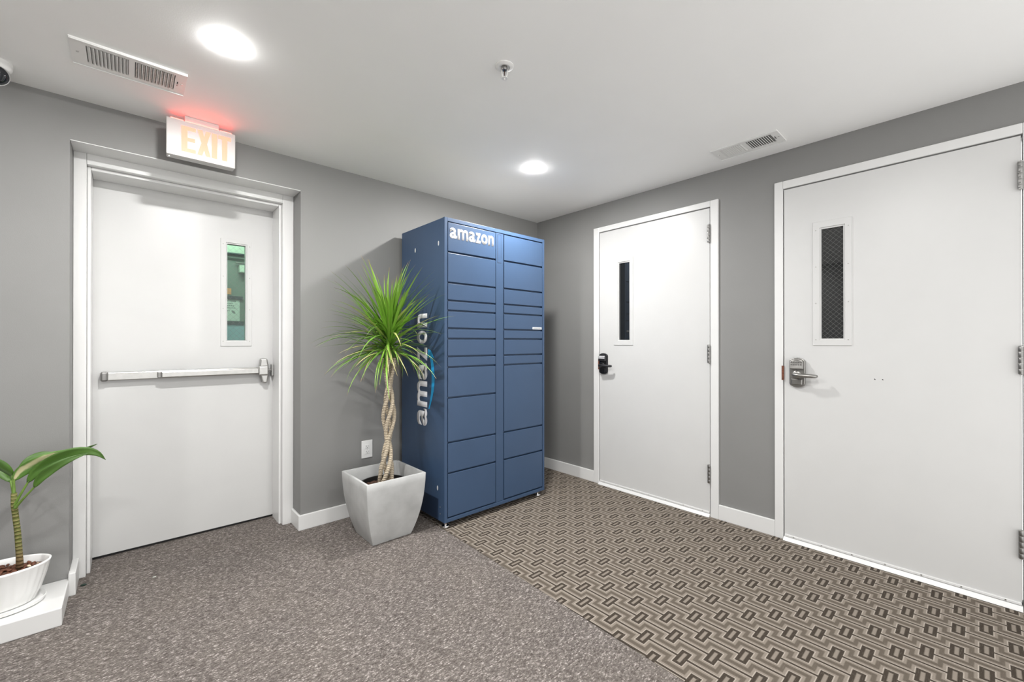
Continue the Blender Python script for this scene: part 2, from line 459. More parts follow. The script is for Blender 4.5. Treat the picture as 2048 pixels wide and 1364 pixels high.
# --- door 1: exit door, set back in the recess of the left wall
LY = 0.37
T1 = lambda u, w, z: (u, LY - w, z)
d1 = thing('door_1', 'white exit door with a push bar and a narrow window, in the recess', 'door', (-2.75, LY, 0), kind='structure')
JF = 0.158                                       # front of the steel frame
def jamb(name, boxes):
    bm = new_bm()
    for b in boxes: box(bm, *b)
    return obj(name, bm, M['trim'], d1, bevel=0.003)
e = 0.0006
jamb('jamb', [(RX0 + e, -3.226, JF, 0.449, 0.0, RZ - e), ]); jamb('jamb', [(-2.288, RX1 - e, JF, 0.449, 0.0, RZ - e)])
jamb('head', [(-3.226 + e, -2.288 - e, JF, 0.449, 2.176, RZ - e)])
jamb('door_stop', [(-3.226 + e, -3.211, 0.196, 0.366, 0.0, 2.176 - e)]); jamb('door_stop', [(-2.303, -2.288 - e, 0.196, 0.366, 0.0, 2.176 - e)])
jamb('door_stop', [(-3.211 + e, -2.303 - e, 0.196, 0.366, 2.158, 2.176 - e)])
leaf = obj('door_leaf', leaf_mesh(T1, -3.222, -2.292, 0.016, 2.172, -2.573, -2.467, 1.247, 1.894, 0.045), M['door'], d1)
vision_kit(T1, leaf, -2.611, -2.430, 1.208, 1.926, -2.572, -2.468, 1.248, 1.893, M['green_glass'], 0.036)
bobj('bottom_gap', (-3.222, -2.292, LY + 0.012, LY + 0.04, 0.0008, 0.016), M['gap'], d1)
# the push bar
pb = bpy.data.objects.new('push_bar', None); COL.objects.link(pb); pb.parent = d1; pb.location = Vector((-2.75, LY, 1.038)) - wloc(d1)
tag(pb, 'brushed steel push bar')
bm = new_bm(); box(bm, -3.150, -2.40, LY - 0.040, LY, 1.016, 1.062); obj('rail', bm, M['steel'], pb, bevel=0.004)
bm = new_bm(); box(bm, -3.178, -3.148, LY - 0.046, LY, 1.012, 1.066); obj('end_cap', bm, M['steel_dark'], pb, bevel=0.008)
bm = new_bm(); box(bm, -2.915, -2.398, LY - 0.066, LY - 0.039, 1.020, 1.058); obj('push_pad', bm, M['steel'], pb, bevel=0.006)
bm = new_bm(); box(bm, -2.931, -2.914, LY - 0.060, LY - 0.039, 1.021, 1.057); obj('pad_end', bm, M['steel_dark'], pb, bevel=0.003)
bm = new_bm()                                     # latch case: waisted casting
prism(bm, [(-2.384, 1.122), (-2.345, 1.122), (-2.337, 1.075), (-2.337, 1.003), (-2.345, 0.952), (-2.372, 0.952), (-2.384, 1.003), (-2.388, 1.075)],
      lambda u, z: (u, LY, z), lambda u, z: (u, LY - 0.050, z))
obj('latch_case', bm, M['steel'], pb, bevel=0.009, seg=3)
bm = new_bm(); box(bm, -2.402, -2.340, LY - 0.072, LY - 0.045, 1.006, 1.074); obj('latch_cover', bm, M['steel'], pb, bevel=0.010, seg=3)
bm = new_bm(); tube(bm, [(-2.338, LY - 0.030, 1.04), (-2.316, LY - 0.030, 1.04)], 0.010, 10); obj('latch_bolt', bm, M['steel_dark'], pb, smooth='auto')
bm = new_bm(); box(bm, -2.318, -2.304, LY - 0.045, LY - 0.004, 1.000, 1.080); obj('strike', bm, M['steel'], pb, bevel=0.003)

# --- doors 2 and 3: flush doors in the right wall
T2 = lambda u, w, z: (-0.008 - w, -u, z)
def flush_door(name, label, D, win, wire, lock, loc_u):
    d = thing(name, label, 'door', (0, -(D['l0'] + D['l1']) / 2, 0), kind='structure')
    fx = -0.014
    for a, b in ((D['o0'], D['l0'] - 0.0055), (D['l1'] + 0.0055, D['o1'])):
        bobj('jamb', (fx, 0.12, -a, -b, 0.0, D['ft']), M['trim'], d, 0.003)
    bobj('head', (fx, 0.12, -D['l0'] + 0.0052, -D['l1'] - 0.0052, D['top'] + 0.0075, D['ft']), M['trim'], d, 0.003)
    bobj('rebate', (0.055, 0.06, -D['l0'] + 0.003, -D['l1'] - 0.003, 0.001, D['top'] + 0.004), M['gap'], d)
    g0, g1, h0, h1 = win[4:8]
    lf = obj('door_leaf', leaf_mesh(T2, D['l0'], D['l1'], 0.037, D['top'], g0, g1, h0, h1, 0.044), M['door'], d)
    vision_kit(T2, lf, *win, M['dark_pane'], wire, screws=bool(wire))
    # sweep with screws, and the low threshold
    sw = bobj('door_sweep', (-0.016, 0.03, -D['l0'] - 0.001, -D['l1'] + 0.001, 0.024, 0.0365), M['trim'], d, 0.002)
    bm = new_bm()
    prism(bm, [(-0.034, 0.0018), (-0.030, 0.008), (-0.018, 0.022), (0.05, 0.022), (0.05, 0.0018)],
          lambda x, z: (x, -D['l0'] + 0.003, z), lambda x, z: (x, -D['l1'] - 0.003, z))
    tag(obj('threshold', bm, M['trim'], d, bevel=0.001), 'worn white threshold strip')
    n = 7
    for k in range(n):
        y = -(D['l0'] + 0.05 + (D['l1'] - D['l0'] - 0.1) * k / (n - 1))
        bm = new_bm(); lathe(bm, (-0.0155, y, 0.031), [(0.0035, 0), (0.0030, 0.002)], 8, axis=Vector((-1, 0, 0))); obj('screw', bm, M['steel'], sw)
    # hinges
    for zc in (2.004, 1.152, 0.305):
        h = bpy.data.objects.new('hinge', None); COL.objects.link(h); h.parent = d
        hy = -D['l1'] + 0.006; h.location = Vector((-0.018, hy, zc)) - wloc(d)
        bounds = [-0.062, -0.040, -0.013, 0.013, 0.040, 0.062]
        for a, b in zip(bounds, bounds[1:]):
            bm = new_bm(); lathe(bm, (-0.020, hy - 0.004, zc + a + 0.0006), [(0.0088, 0), (0.0092, 0.0008), (0.0092, b - a - 0.002), (0.0088, b - a - 0.0012)], 14)
            obj('knuckle', bm, M['steel_dark'], h, smooth='auto')
        bm = new_bm(); lathe(bm, (-0.020, hy - 0.004, zc - 0.066), [(0.004, 0), (0.0085, 0.003), (0.0085, 0.131), (0.004, 0.134)], 12)
        obj('pin', bm, M['steel'], h, smooth='auto')
    # strike plate at the frame edge
    bm = new_bm(); box(bm, fx - 0.0012, fx + 0.012, -D['l0'] + 0.013, -D['l0'] + 0.0005, 0.998, 1.088)
    tag(obj('strike_plate', bm, M['rust'], d), 'rusty strike plate')
    # keypad lock with lever
    body, lever, keys = lock
    lk = bpy.data.objects.new('keypad_lock', None); COL.objects.link(lk); lk.parent = d
    lk.location = Vector((-0.008, -loc_u, 1.05)) - wloc(d)
    hw = 0.041
    out = []
    for i in range(9): a = math.pi * i / 8; out.append((loc_u + hw * math.cos(a), 1.118 + 0.022 * math.sin(a)))
    out += [(loc_u - hw, 0.985)]
    for i in range(7): a = math.pi + math.pi * i / 6; out.append((loc_u + hw * math.cos(a), 0.982 + 0.022 * math.sin(a)))
    bm = new_bm(); prism(bm, out, lambda u, z: T2(u, 0, z), lambda u, z: T2(u, 0.020, z)); obj('back_plate', bm, M[body], lk, bevel=0.004)
    up = [(loc_u + (hw - .006) * math.cos(math.pi * i / 8), 1.113 + 0.019 * math.sin(math.pi * i / 8)) for i in range(9)] + [(loc_u - hw + .006, 1.072), (loc_u + hw - .006, 1.072)]
    bm = new_bm(); prism(bm, up, lambda u, z: T2(u, 0.018, z), lambda u, z: T2(u, 0.036 if z > 1.08 else 0.042, z)); obj('keypad_housing', bm, M[body], lk, bevel=0.004)
    low = [(loc_u - .030, 1.012), (loc_u + .030, 1.012), (loc_u + .028, 0.974), (loc_u - .028, 0.974)]
    bm = new_bm(); prism(bm, low, lambda u, z: T2(u, 0.018, z), lambda u, z: T2(u, 0.030, z)); obj('battery_cover', bm, M[body], lk, bevel=0.005)
    for r in range(2):
        for c in range(5):
            u = loc_u - 0.024 + c * 0.012; z = 1.113 - r * 0.014
            bm = new_bm(); a = T2(u - .0045, .034, z - .0045); b = T2(u + .0045, .040, z + .0045); box(bm, a[0], b[0], a[1], b[1], a[2], b[2])
            obj('key', bm, M[keys], lk, bevel=0.001)
    bm = new_bm(); tube(bm, [T2(loc_u, .016, 1.036), T2(loc_u, .030, 1.036), T2(loc_u, .034, 1.036)], [.024, .024, .018], 20); obj('rose', bm, M[body], lk, smooth='auto')
    bm = new_bm(); tube(bm, [T2(loc_u - 0.006, .030, 1.037), T2(loc_u - 0.008, .060, 1.037), T2(loc_u - 0.004, .068, 1.036), T2(loc_u + 0.03, .066, 1.035), T2(loc_u + 0.085, .062, 1.034), T2(loc_u + 0.100, .056, 1.034), T2(loc_u + 0.104, .046, 1.034)],
                        [.0125, .0125, .0138, .0128, .0115, .0108, .009], 12); obj('lever', bm, M[lever], lk, smooth=True)
    bm = new_bm(); tube(bm, [T2(loc_u - .004, .03, 1.062), T2(loc_u - .004, .046, 1.062)], [.004, .004], 8); obj('thumb_turn', bm, M['chrome'], lk, smooth='auto')
    return d
W2 = (0.915, 1.104, 1.210, 1.938, 0.967, 1.067, 1.254, 1.896)
W3 = (2.326, 2.512, 1.216, 1.953, 2.368, 2.473, 1.257, 1.907)
flush_door('door_2', 'white flush door beside the locker with a dark keypad lock', D2, W2, None, ('black_metal', 'black_metal', 'print_white'), 0.818)
d3 = flush_door('door_3', 'wide white flush door at the right edge with a silver keypad lock', D3, W3, 0.028, ('nickel', 'nickel', 'steel_dark'), 2.249)
for u in (2.611, 2.644):
    bm = new_bm(); lathe(bm, T2(u, -0.0005, 1.031), [(0.0045, 0), (0.004, 0.0012)], 8, axis=Vector((-1, 0, 0)), sy=0.6); obj('screw_hole', bm, M['gap'], d3)

# --- small vestibule behind the exit door's window
VY = 1.55
vb = thing('wall_vestibule', 'green lit vestibule seen through the exit door window', 'wall', (-2.4, VY, 0), kind='structure')
bobj('back_wall', (-3.4, -1.7, VY, VY + 0.05, 0.0, 2.6), M['vest_wall'], vb)
bobj('side_wall', (-1.75, -1.7, 0.46, VY, 0.0, 2.6), M['vest_wall'], vb); bobj('side_wall', (-3.4, -3.35, 0.46, VY, 0.0, 2.6), M['vest_wall'], vb)
bobj('roof', (-3.4, -1.7, 0.46, VY + .05, 2.6, 2.65), M['vest_pale'], vb); bobj('ground', (-3.4, -1.7, 0.5, VY + .05, -0.05, 0.0), M['vest_wall'], vb)
bobj('pale_header', (-3.3, -1.8, VY - 0.03, VY - 0.001, 2.035, 2.4), M['vest_pale'], vb)
bm = new_bm(); tube(bm, [(-3.3, VY - .05, 2.03), (-1.8, VY - .05, 2.03)], 0.009, 8); obj('conduit', bm, M['vest_dark'], vb)
bobj('closer_arm', (-2.345, -2.0, VY - 0.06, VY - 0.02, 1.948, 1.958), M['steel'], vb); bobj('closer_box', (-2.318, -2.05, VY - 0.07, VY - 0.001, 1.868, 1.932), M['vest_pale'], vb)
bobj('glazing_bar', (-3.2, -2.285, VY - 0.02, VY - 0.001, 1.625, 1.652), M['vest_dark'], vb); bobj('glazing_bar', (-3.2, -2.275, VY - 0.02, VY - 0.001, 1.395, 1.424), M['vest_dark'], vb)
bobj('blue_panel', (-3.2, -2.262, VY - 0.01, VY - 0.001, 0.9, 1.395), M['vest_blue'], vb)
st = bobj('orange_sticker', (-2.45, -2.372, VY - 0.006, VY - 0.0005, 1.668, 1.722), M['orange_paper']); tag(st, 'small orange sticker seen through the exit door window', 'sticker')
nt_ = thing('notice_paper', 'printed white notice seen through the exit door window', 'notice', (-2.40, VY, 1.43))
bobj('sheet', (-2.50, -2.306, VY - 0.006, VY - 0.0005, 1.428, 1.622), M['paper'], nt_)
for k, (z, a, b) in enumerate(((1.606, -2.44, -2.335), (1.586, -2.44, -2.358), (1.565, -2.44, -2.350), (1.545, -2.44, -2.337), (1.518, -2.44, -2.385))):
    bm = new_bm(); u = a
    while u < b:
        w = random.uniform(0.006, 0.014); box(bm, u, min(u + w, b), VY - 0.0072, VY - 0.0062, z - 0.004, z + 0.004); u += w + random.uniform(0.002, 0.006)
    obj('text_line', bm, M['print_ink'], nt_)
bm = new_bm(); lathe(bm, (-2.355, VY - .0062, 1.508), [(0.019, 0), (0.019, 0.001)], 12, axis=Vector((0, -1, 0)), sx=0.5); obj('stamp', bm, M['print_ink'], nt_)
M['tube_light'] = mat('vestibule_fill_tube', (0.9, 0.95, 0.9), 0.4, emit=(0.90, 1.0, 0.94), estr=50.0)  # emission of the added vestibule lamp
fl = thing('vestibule_fill_lamp', 'unseen tube lamp added to light the vestibule behind the exit door', 'lamp', (-2.6, 0.9, 2.6))  # added lamp, out of sight, brightens the space behind the window
bobj('housing', (-3.1, -2.1, 0.85, 0.95, 2.56, 2.6), M['plastic'], fl)
bm = new_bm(); tube(bm, [(-3.08, 0.9, 2.54), (-2.12, 0.9, 2.54)], 0.016, 10); obj('tube', bm, M['tube_light'], fl, smooth='auto')

# ------------------------------------------------------------------ parcel locker
LX0, LX1, LF, LB, LZ0, LZ1 = -1.523, -0.573, -0.642, -0.055, 0.045, 2.061
pl = thing('parcel_locker', 'tall navy blue metal parcel locker with many compartment doors in the corner', 'locker', (-1.05, -0.35, 0))
bm = new_bm(); box(bm, LX0 + 0.001, LX1 - 0.001, LF + 0.024, LB, LZ0, LZ1 - 0.001); obj('cabinet_body', bm, M['navy'], pl, bevel=0.002)
bm = new_bm(); box(bm, LX0 + 0.012, LX1 - 0.012, LF + 0.03, LB - 0.008, LZ1 - 0.002, LZ1 + 0.0012); obj('bounce_panel', bm, M['top_bounce'], pl)  # unseen panel added so light bounced onto the ceiling is not blue
CX = [-1.497, -1.083, -1.005, -0.595]
def lpart(name, d, m='navy', bev=0.0015): return bobj(name, d, M[m], pl, bev)
lpart('stile', (LX0, CX[0] - 0.002, LF, LF + 0.024, LZ0, LZ1)); lpart('stile', (CX[3] + 0.002, LX1, LF, LF + 0.024, LZ0, LZ1))
lpart('top_rail', (CX[0] - 0.002, CX[3] + 0.002, LF, LF + 0.024, 2.036, LZ1)); lpart('bottom_rail', (CX[0] - 0.002, CX[3] + 0.002, LF, LF + 0.024, LZ0, 0.069))
post = lpart('center_post', (CX[1] + 0.003, CX[2] - 0.003, LF + 0.003, LF + 0.024, 0.071, 2.033))
bm = new_bm()
for b in ((-1.0645, -1.0625, 1.815, 2.022), (-1.0645, -1.030, 1.815, 1.8175), (-1.0635, -1.0305, 2.021, 2.023), (-1.0315, -1.0305, 1.85, 2.022)):
    box(bm, b[0], b[1], LF + 0.0022, LF + 0.004, b[2], b[3])
obj('slot_outline', bm, M['gap'], post)
LS = [2.034, 1.832, 1.628, 1.510, 1.443, 1.325, 1.2565, 1.138, 1.067, 0.864, 0.568, 0.365, 0.070]
RS = [2.032, 1.834, 1.630, 1.513, 1.445, 1.326, 1.2565, 1.137, 1.065, 0.568, 0.366, 0.071]
def ldoor(x0, x1, z1, z0):
    g = 0.0045
    return lpart('locker_door', (x0 + 0.003, x1 - 0.003, LF + 0.0005, LF + 0.022, z0 + g + 0.0035, z1 - g + 0.001), bev=0.002)
dl = [ldoor(CX[0], CX[1], a, b) for a, b in zip(LS, LS[1:])]
dr = [ldoor(CX[2], CX[3], a, b) for a, b in zip(RS, RS[1:])]
# lettering
def glyph(ch, off=0.028):
    cu = bpy.data.curves.new('glyph', 'FONT'); cu.body = ch; cu.size = 1.0; cu.offset = off; cu.resolution_u = 6
    o = bpy.data.objects.new('glyph', cu); COL.objects.link(o)
    dg = bpy.context.evaluated_depsgraph_get()
    me = bpy.data.meshes.new_from_object(o.evaluated_get(dg))
    bpy.data.objects.remove(o); bpy.data.curves.remove(cu)
    return me
GL = {c: glyph(c) for c in 'amzon'}
def letter(ch, parent, m, u0, u1, v0, v1, F, N, over=True):
    """fit the glyph to the box u0..u1 x v0..v1; F maps (u, v) to the surface; N is the outward offset vector"""
    me = GL[ch]; xs = [v.co.x for v in me.vertices]; ys = [v.co.y for v in me.vertices]
    ax, bx, ay, by = min(xs), max(xs), min(ys), max(ys)
    bm = new_bm(); bm.from_mesh(me)
    bmesh.ops.remove_doubles(bm, verts=bm.verts, dist=1e-5)
    for v in bm.verts:
        v.co = F(u0 + (v.co.x - ax) / (bx - ax) * (u1 - u0), v0 + (v.co.y - ay) / (by - ay) * (v1 - v0))
    ext = bmesh.ops.extrude_face_region(bm, geom=bm.faces[:])
    for g in ext['geom']:
        if isinstance(g, bmesh.types.BMVert): g.co += N
    return obj('letter', bm, m, parent)
# front: six white letters on the top left door
fx = lambda u, v: Vector((u, LF + 0.0004, v)); fn = Vector((0, -0.0012, 0))
spans = [('a', 0.000, 0.150), ('m', 0.166, 0.398), ('a', 0.412, 0.562), ('z', 0.566, 0.686), ('o', 0.696, 0.846), ('n', 0.862, 1.0)]
for ch, a, b in spans:
    letter(ch, dl[0], M['print_white'], -1.482 + a * 0.378, -1.482 + b * 0.378, 1.927, 1.999, fx, fn)
# side: light grey letters reading upwards
side = bpy.data.objects.new('side_panel_print', None); COL.objects.link(side); side.parent = pl; side.location = Vector((LX0, -0.35, 1.0)) - wloc(pl)
tag(side, 'light grey lettering with a blue curved arrow')
sf = lambda u, v: Vector((LX0 + 0.0006, v, u)); sn = Vector((-0.0014, 0, 0))
for ch, a, b in (('a', 0.650, 0.770), ('m', 0.782, 0.962), ('a', 0.972, 1.090), ('z', 1.106, 1.202), ('o', 1.224, 1.316), ('n', 1.340, 1.436)):
    letter(ch, side, M['print_grey'], a, b, -0.424, -0.286, sf, sn)
bm = new_bm()                                   # the curved arrow
N_ = 24; outer = []; inner = []
for i in range(N_ + 1):
    t = i / N_; z = 0.775 + (1.165 - 0.775) * t
    bul = 0.066 * math.sin(math.pi * min(1, t * 0.80 + 0.05) ** 0.95)
    w = 0.004 + 0.030 * math.sin(math.pi * min(1.0, 0.06 + t * 0.72))
    c = -0.436 - bul
    outer.append((z, c - w * 0.5)); inner.append((z, c + w * 0.5))
prism(bm, outer + inner[::-1], lambda z, y: (LX0 + 0.0006, y, z), lambda z, y: (LX0 - 0.0008, y, z))
prism(bm, [(1.122, -0.432), (1.188, -0.440), (1.176, -0.474), (1.128, -0.512), (1.136, -0.480), (1.150, -0.458)], lambda z, y: (LX0 + 0.0006, y, z), lambda z, y: (LX0 - 0.0009, y, z))
obj('arrow', bm, M['print_blue'], side)
for y, z in ((-0.259, 1.899), (-0.569, 1.898), (-0.558, 0.258)):
    bm = new_bm(); lathe(bm, (LX0 + 0.0006, y, z), [(0.016, 0), (0.016, 0.0014)], 14, axis=Vector((-1, 0, 0)))
    for v in bm.verts: v.co.y = y + (v.co.y - y) * 0.42
    obj('bolt_slot', bm, M['slot'], pl)
bobj('access_plate', (LX0 - 0.0012, LX0 + 0.002, -0.570, -0.20, 0.050, 0.188), M['navy_dark'], pl, 0.0005)
for z in (0.140, 0.095):
    bm = new_bm(); lathe(bm, (LX0 - 0.001, -0.592, z), [(0.004, 0), (0.0035, 0.002)], 10, axis=Vector((-1, 0, 0))); obj('rivet', bm, M['steel'], pl)
stk = bobj('sticker', (-0.708, -0.606, LF - 0.0006, LF + 0.001, 1.337, 1.353), M['print_white'], dr[4])
bm = new_bm(); u = -0.702
while u < -0.612:
    w = random.uniform(0.003, 0.010); box(bm, u, u + w, LF - 0.0010, LF - 0.0004, 1.341, 1.349); u += w + 0.003
obj('sticker_print', bm, M['print_ink'], dr[4])
for x in (LX0 + 0.035, LX1 - 0.04):
    for y in (LF + 0.04, LB - 0.05):
        bm = new_bm(); lathe(bm, (x, y, 0.0018), [(0.026, 0), (0.027, 0.006), (0.024, 0.012), (0.009, 0.014), (0.009, 0.0435)], 16)
        obj('levelling_foot', bm, M['chrome'], pl, smooth='auto')

# ------------------------------------------------------------------ tall potted plant
PX, PY = -1.832, -0.402
planter = thing('square_planter', 'pale grey square planter with curved sides beside the locker', 'planter', (PX, PY, 0))
prof = [(0.0, 0.129), (0.05, 0.146), (0.10, 0.160), (0.15, 0.1715), (0.20, 0.1805), (0.25, 0.1875), (0.30, 0.192), (0.35, 0.1955), (0.392, 0.197)]
def sq(h, z, r=0.004):
    pts = []
    for cx, cy, a0 in ((1, 1, 0), (-1, 1, 90), (-1, -1, 180), (1, -1, 270)):
        for k in range(4):
            a = math.radians(a0 + 30 * k); pts.append(Vector((PX + cx * (h - r) + r * math.cos(a), PY + cy * (h - r) + r * math.sin(a), z)))
    return pts
bm = new_bm()
loft(bm, [sq(h, z + 0.001) for z, h in prof] + [sq(0.195, 0.396), sq(0.181, 0.396), sq(0.178, 0.39), sq(0.173, 0.30), sq(0.160, 0.22), sq(0.150, 0.15)])
obj('planter_body', bm, M['concrete'], planter, smooth='auto')
ng = thing('potted_dragon_tree', 'tall potted plant with braided trunk and a spray of narrow green leaves', 'plant', (PX, PY, 0.169))
bm = new_bm(); lathe(bm, (PX, PY, 0.169), [(0.115, 0), (0.143, 0.150), (0.149, 0.152), (0.149, 0.162), (0.140, 0.162), (0.134, 0.12)], 36); obj('nursery_pot', bm, M['black_plastic'], ng, smooth='auto')
bm = new_bm(); bmesh.ops.create_grid(bm, x_segments=40, y_segments=40, size=1.0)
for v in bm.verts:
    x, y = v.co.x, v.co.y; r = max(abs(x), abs(y)); l = math.hypot(x, y)
    k = (r / l if l > 0 else 1) * 0.1352
    v.co = (PX + x * k, PY + y * k, 0.303 + 0.004 * math.sin(x * 17 + y * 9) + random.uniform(-0.003, 0.004))
s_ = obj('soil', bm, M['soil'], ng, smooth=True); s_['kind'] = 'stuff'

dra = ng
TOP = 1.135
def strand(k, n=4):
    pts, rad = [], []
    for i in range(70):
        t = i / 69; z = 0.299 + (TOP - 0.299) * t
        a = 2 * math.pi * (k / n + 1.15 * t) + 0.4
        br = 0.007 + 0.028 * abs(math.sin(math.pi * (t * 2.35 + 0.18)))
        if t < 0.10: br += 0.020 * (1 - t / 0.10)
        cx = PX + 0.012 + 0.012 * math.sin(t * 3) + 0.022 * t
        pts.append((cx + br * math.cos(a), PY + br * math.sin(a), z)); rad.append(0.0140 - 0.0022 * t)
    bm = new_bm(); tube(bm, pts, rad, 8); return obj('trunk_strand', bm, M['bark'], dra, smooth=True)
for k in range(4): strand(k)
CXR, CYR = PX + 0.036, PY
def blade_mesh(length, width, elev, droop, seed, seg=9):
    """narrow arching leaf along local +X, V-folded; elevation at the root, droop towards the tip"""
    rnd = random.Random(seed)
    bm = new_bm(); uv = bm.loops.layers.uv.new('UVMap')
    p = Vector((0, 0, 0)); rows = []; el = elev
    wob = rnd.uniform(-0.25, 0.25)
    for i in range(seg + 1):
        t = i / seg
        w = width * (0.55 + 0.45 * math.sin(math.pi * min(1, t * 1.3 + 0.12))) * (1 - max(0, (t - 0.45) / 0.55) ** 1.6) * 0.5 + 0.0004
        d = Vector((math.cos(el), wob * t * 0.3, math.sin(el)))
        nrm = Vector((-math.sin(el), 0, math.cos(el)))
        s = Vector((0, 1, 0))
        rows.append(([p - s * w + nrm * w * 0.35, p.copy(), p + s * w + nrm * w * 0.35], t))
        p = p + d * (length / seg)
        el -= droop / seg * (0.4 + 1.5 * t)
    vs = [([bm.verts.new(c) for c in r], t) for r, t in rows]
    for (a, ta), (b, tb) in zip(vs, vs[1:]):
        for j in range(2):
            f = bm.faces.new((a[j], a[j + 1], b[j + 1], b[j]))
            for lp, uvv in zip(f.loops, ((ta, j / 2), (ta, (j + 1) / 2), (tb, (j + 1) / 2), (tb, j / 2))): lp[uv].uv = uvv
    me = bpy.data.meshes.new('leaf'); bm.to_mesh(me); bm.free()
    for pl_ in me.polygons: pl_.use_smooth = True
    return me, [r[1] for r, _ in rows]
VAR = []
for s in range(26):
    q = s / 25
    elev = math.radians(80 - 105 * q + random.uniform(-6, 6))
    length = 0.43 + 0.05 * math.sin(math.pi * q) - 0.06 * q + random.uniform(-0.05, 0.04)
    droop = math.radians(8 + 52 * q + random.uniform(-6, 16))
    if q > 0.75: droop = math.radians(random.uniform(10, 70))
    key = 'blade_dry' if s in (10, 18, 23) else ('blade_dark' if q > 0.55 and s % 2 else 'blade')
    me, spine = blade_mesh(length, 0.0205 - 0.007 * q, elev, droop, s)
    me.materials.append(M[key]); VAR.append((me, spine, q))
made = 0; tries = 0
rl = random.Random(11)
while made < 285 and tries < 6000:
    tries += 1
    me, spine, q = VAR[min(25, int(26 * rl.random() ** 1.15))]
    az = rl.uniform(0, 2 * math.pi); sc = rl.uniform(0.72, 1.10)
    zc = 1.31 - 0.10 * q + rl.uniform(-0.09, 0.06) * (1.0 if q < 0.75 else 0.5)
    br = rl.uniform(0.004, 0.030)
    org = Vector((CXR + br * math.cos(az), CYR + br * math.sin(az), zc))
    R = Matrix.Rotation(az, 3, 'Z') @ Matrix.Rotation(rl.uniform(-0.3, 0.3), 3, 'X')
    ok = True
    for s in spine:
        w = org + R @ (s * sc)
        if w.y > -0.012 or (w.x > LX0 - 0.01 and w.y > LF - 0.012): ok = False; break
    if not ok: continue
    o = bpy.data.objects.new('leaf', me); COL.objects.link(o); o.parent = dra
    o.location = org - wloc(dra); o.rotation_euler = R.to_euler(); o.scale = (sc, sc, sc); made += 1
bm = new_bm(); lathe(bm, (CXR, CYR, 1.10), [(0.020, 0), (0.028, 0.07), (0.026, 0.20), (0.008, 0.27)], 12); obj('crown_core', bm, M['blade_dark'], dra, smooth=True)

# ------------------------------------------------------------------ white platform, small pot and plant
pf = bobj('plant_platform', (XW + 0.6, RX0 + 0.002, -0.315, -0.001, 0.0005, 0.080), M['trim'], None, 0.004)
tag(pf, 'low white painted platform under the small potted plant', 'platform')
QX, QY = -3.475, -0.160
pot = thing('potted_corn_plant', 'small potted plant with broad cream striped leaves in a white ribbed bowl', 'plant', (QX, QY, 0.0925))
sauc = thing('plant_saucer', 'white oval saucer under the ribbed bowl on the platform', 'saucer', (QX, QY, 0.0808))
def rib_ring(a, b, z, amp, n=112):
    return [Vector((QX + (a + amp * math.cos(i * 2 * math.pi / n * 28)) * math.cos(2 * math.pi * i / n), QY + (b + amp * math.cos(i * 2 * math.pi / n * 28)) * math.sin(2 * math.pi * i / n), z)) for i in range(n)]
bm = new_bm()
loft(bm, [rib_ring(0.100, 0.066, 0.0925, 0), rib_ring(0.106, 0.071, 0.098, 0.001), rib_ring(0.124, 0.083, 0.14, 0.0016), rib_ring(0.141, 0.095, 0.20, 0.0016), rib_ring(0.151, 0.102, 0.245, 0.0016),
          rib_ring(0.154, 0.1045, 0.252, 0.0), rib_ring(0.156, 0.106, 0.260, 0), rib_ring(0.150, 0.100, 0.2615, 0), rib_ring(0.147, 0.097, 0.256, 0), rib_ring(0.138, 0.089, 0.215, 0), rib_ring(0.126, 0.080, 0.17, 0)])
obj('bowl', bm, M['ceramic'], pot, smooth=True)
bm = new_bm(); lathe(bm, (QX, QY, 0.0808), [(0.118, 0), (0.134, 0.004), (0.141, 0.021), (0.1385, 0.022), (0.130, 0.0095), (0.05, 0.009)], 56, sy=0.74); obj('dish', bm, M['ceramic'], sauc, smooth='auto')
bm = new_bm(); lathe(bm, (QX, QY, 0.20), [(0.05, 0), (0.1405, 0.0), (0.1405, 0.030), (0.02, 0.034)], 40, sy=0.655); o = obj('soil', bm, M['soil'], pot, smooth='auto'); o['kind'] = 'stuff'
bm = new_bm(); bmesh.ops.create_icosphere(bm, subdivisions=1, radius=1.0)
for v in bm.verts: v.co *= random.uniform(0.85, 1.1)
pm = bpy.data.meshes.new('pebble'); bm.to_mesh(pm); bm.free(); pm.materials.append(M['pebble'])
for p_ in pm.polygons: p_.use_smooth = True
pm2 = pm.copy(); pm2.materials.clear(); pm2.materials.append(M['pebble_pale'])
rp = random.Random(3)
spots = []
while len(spots) < 130:
    a = rp.uniform(0, 2 * math.pi); r = math.sqrt(rp.uniform(0, 1)); x, y = 0.128 * r * math.cos(a), 0.080 * r * math.sin(a)
    if all((x - u) ** 2 + (y - v) ** 2 > 0.0125 ** 2 for u, v in spots) or len(spots) > 105: spots.append((x, y))
for i, (x, y) in enumerate(spots):
    o = bpy.data.objects.new('pebble', pm2 if i in (5, 31, 60) else pm); COL.objects.link(o); o.parent = pot
    o.location = Vector((QX + x, QY + y, 0.236 + rp.uniform(-0.002, 0.005))) - wloc(pot)
    o.scale = (rp.uniform(0.008, 0.012), rp.uniform(0.006, 0.009), rp.uniform(0.005, 0.007)); o.rotation_euler = (rp.uniform(-.3, .3), rp.uniform(-.3, .3), rp.uniform(0, 3.1))

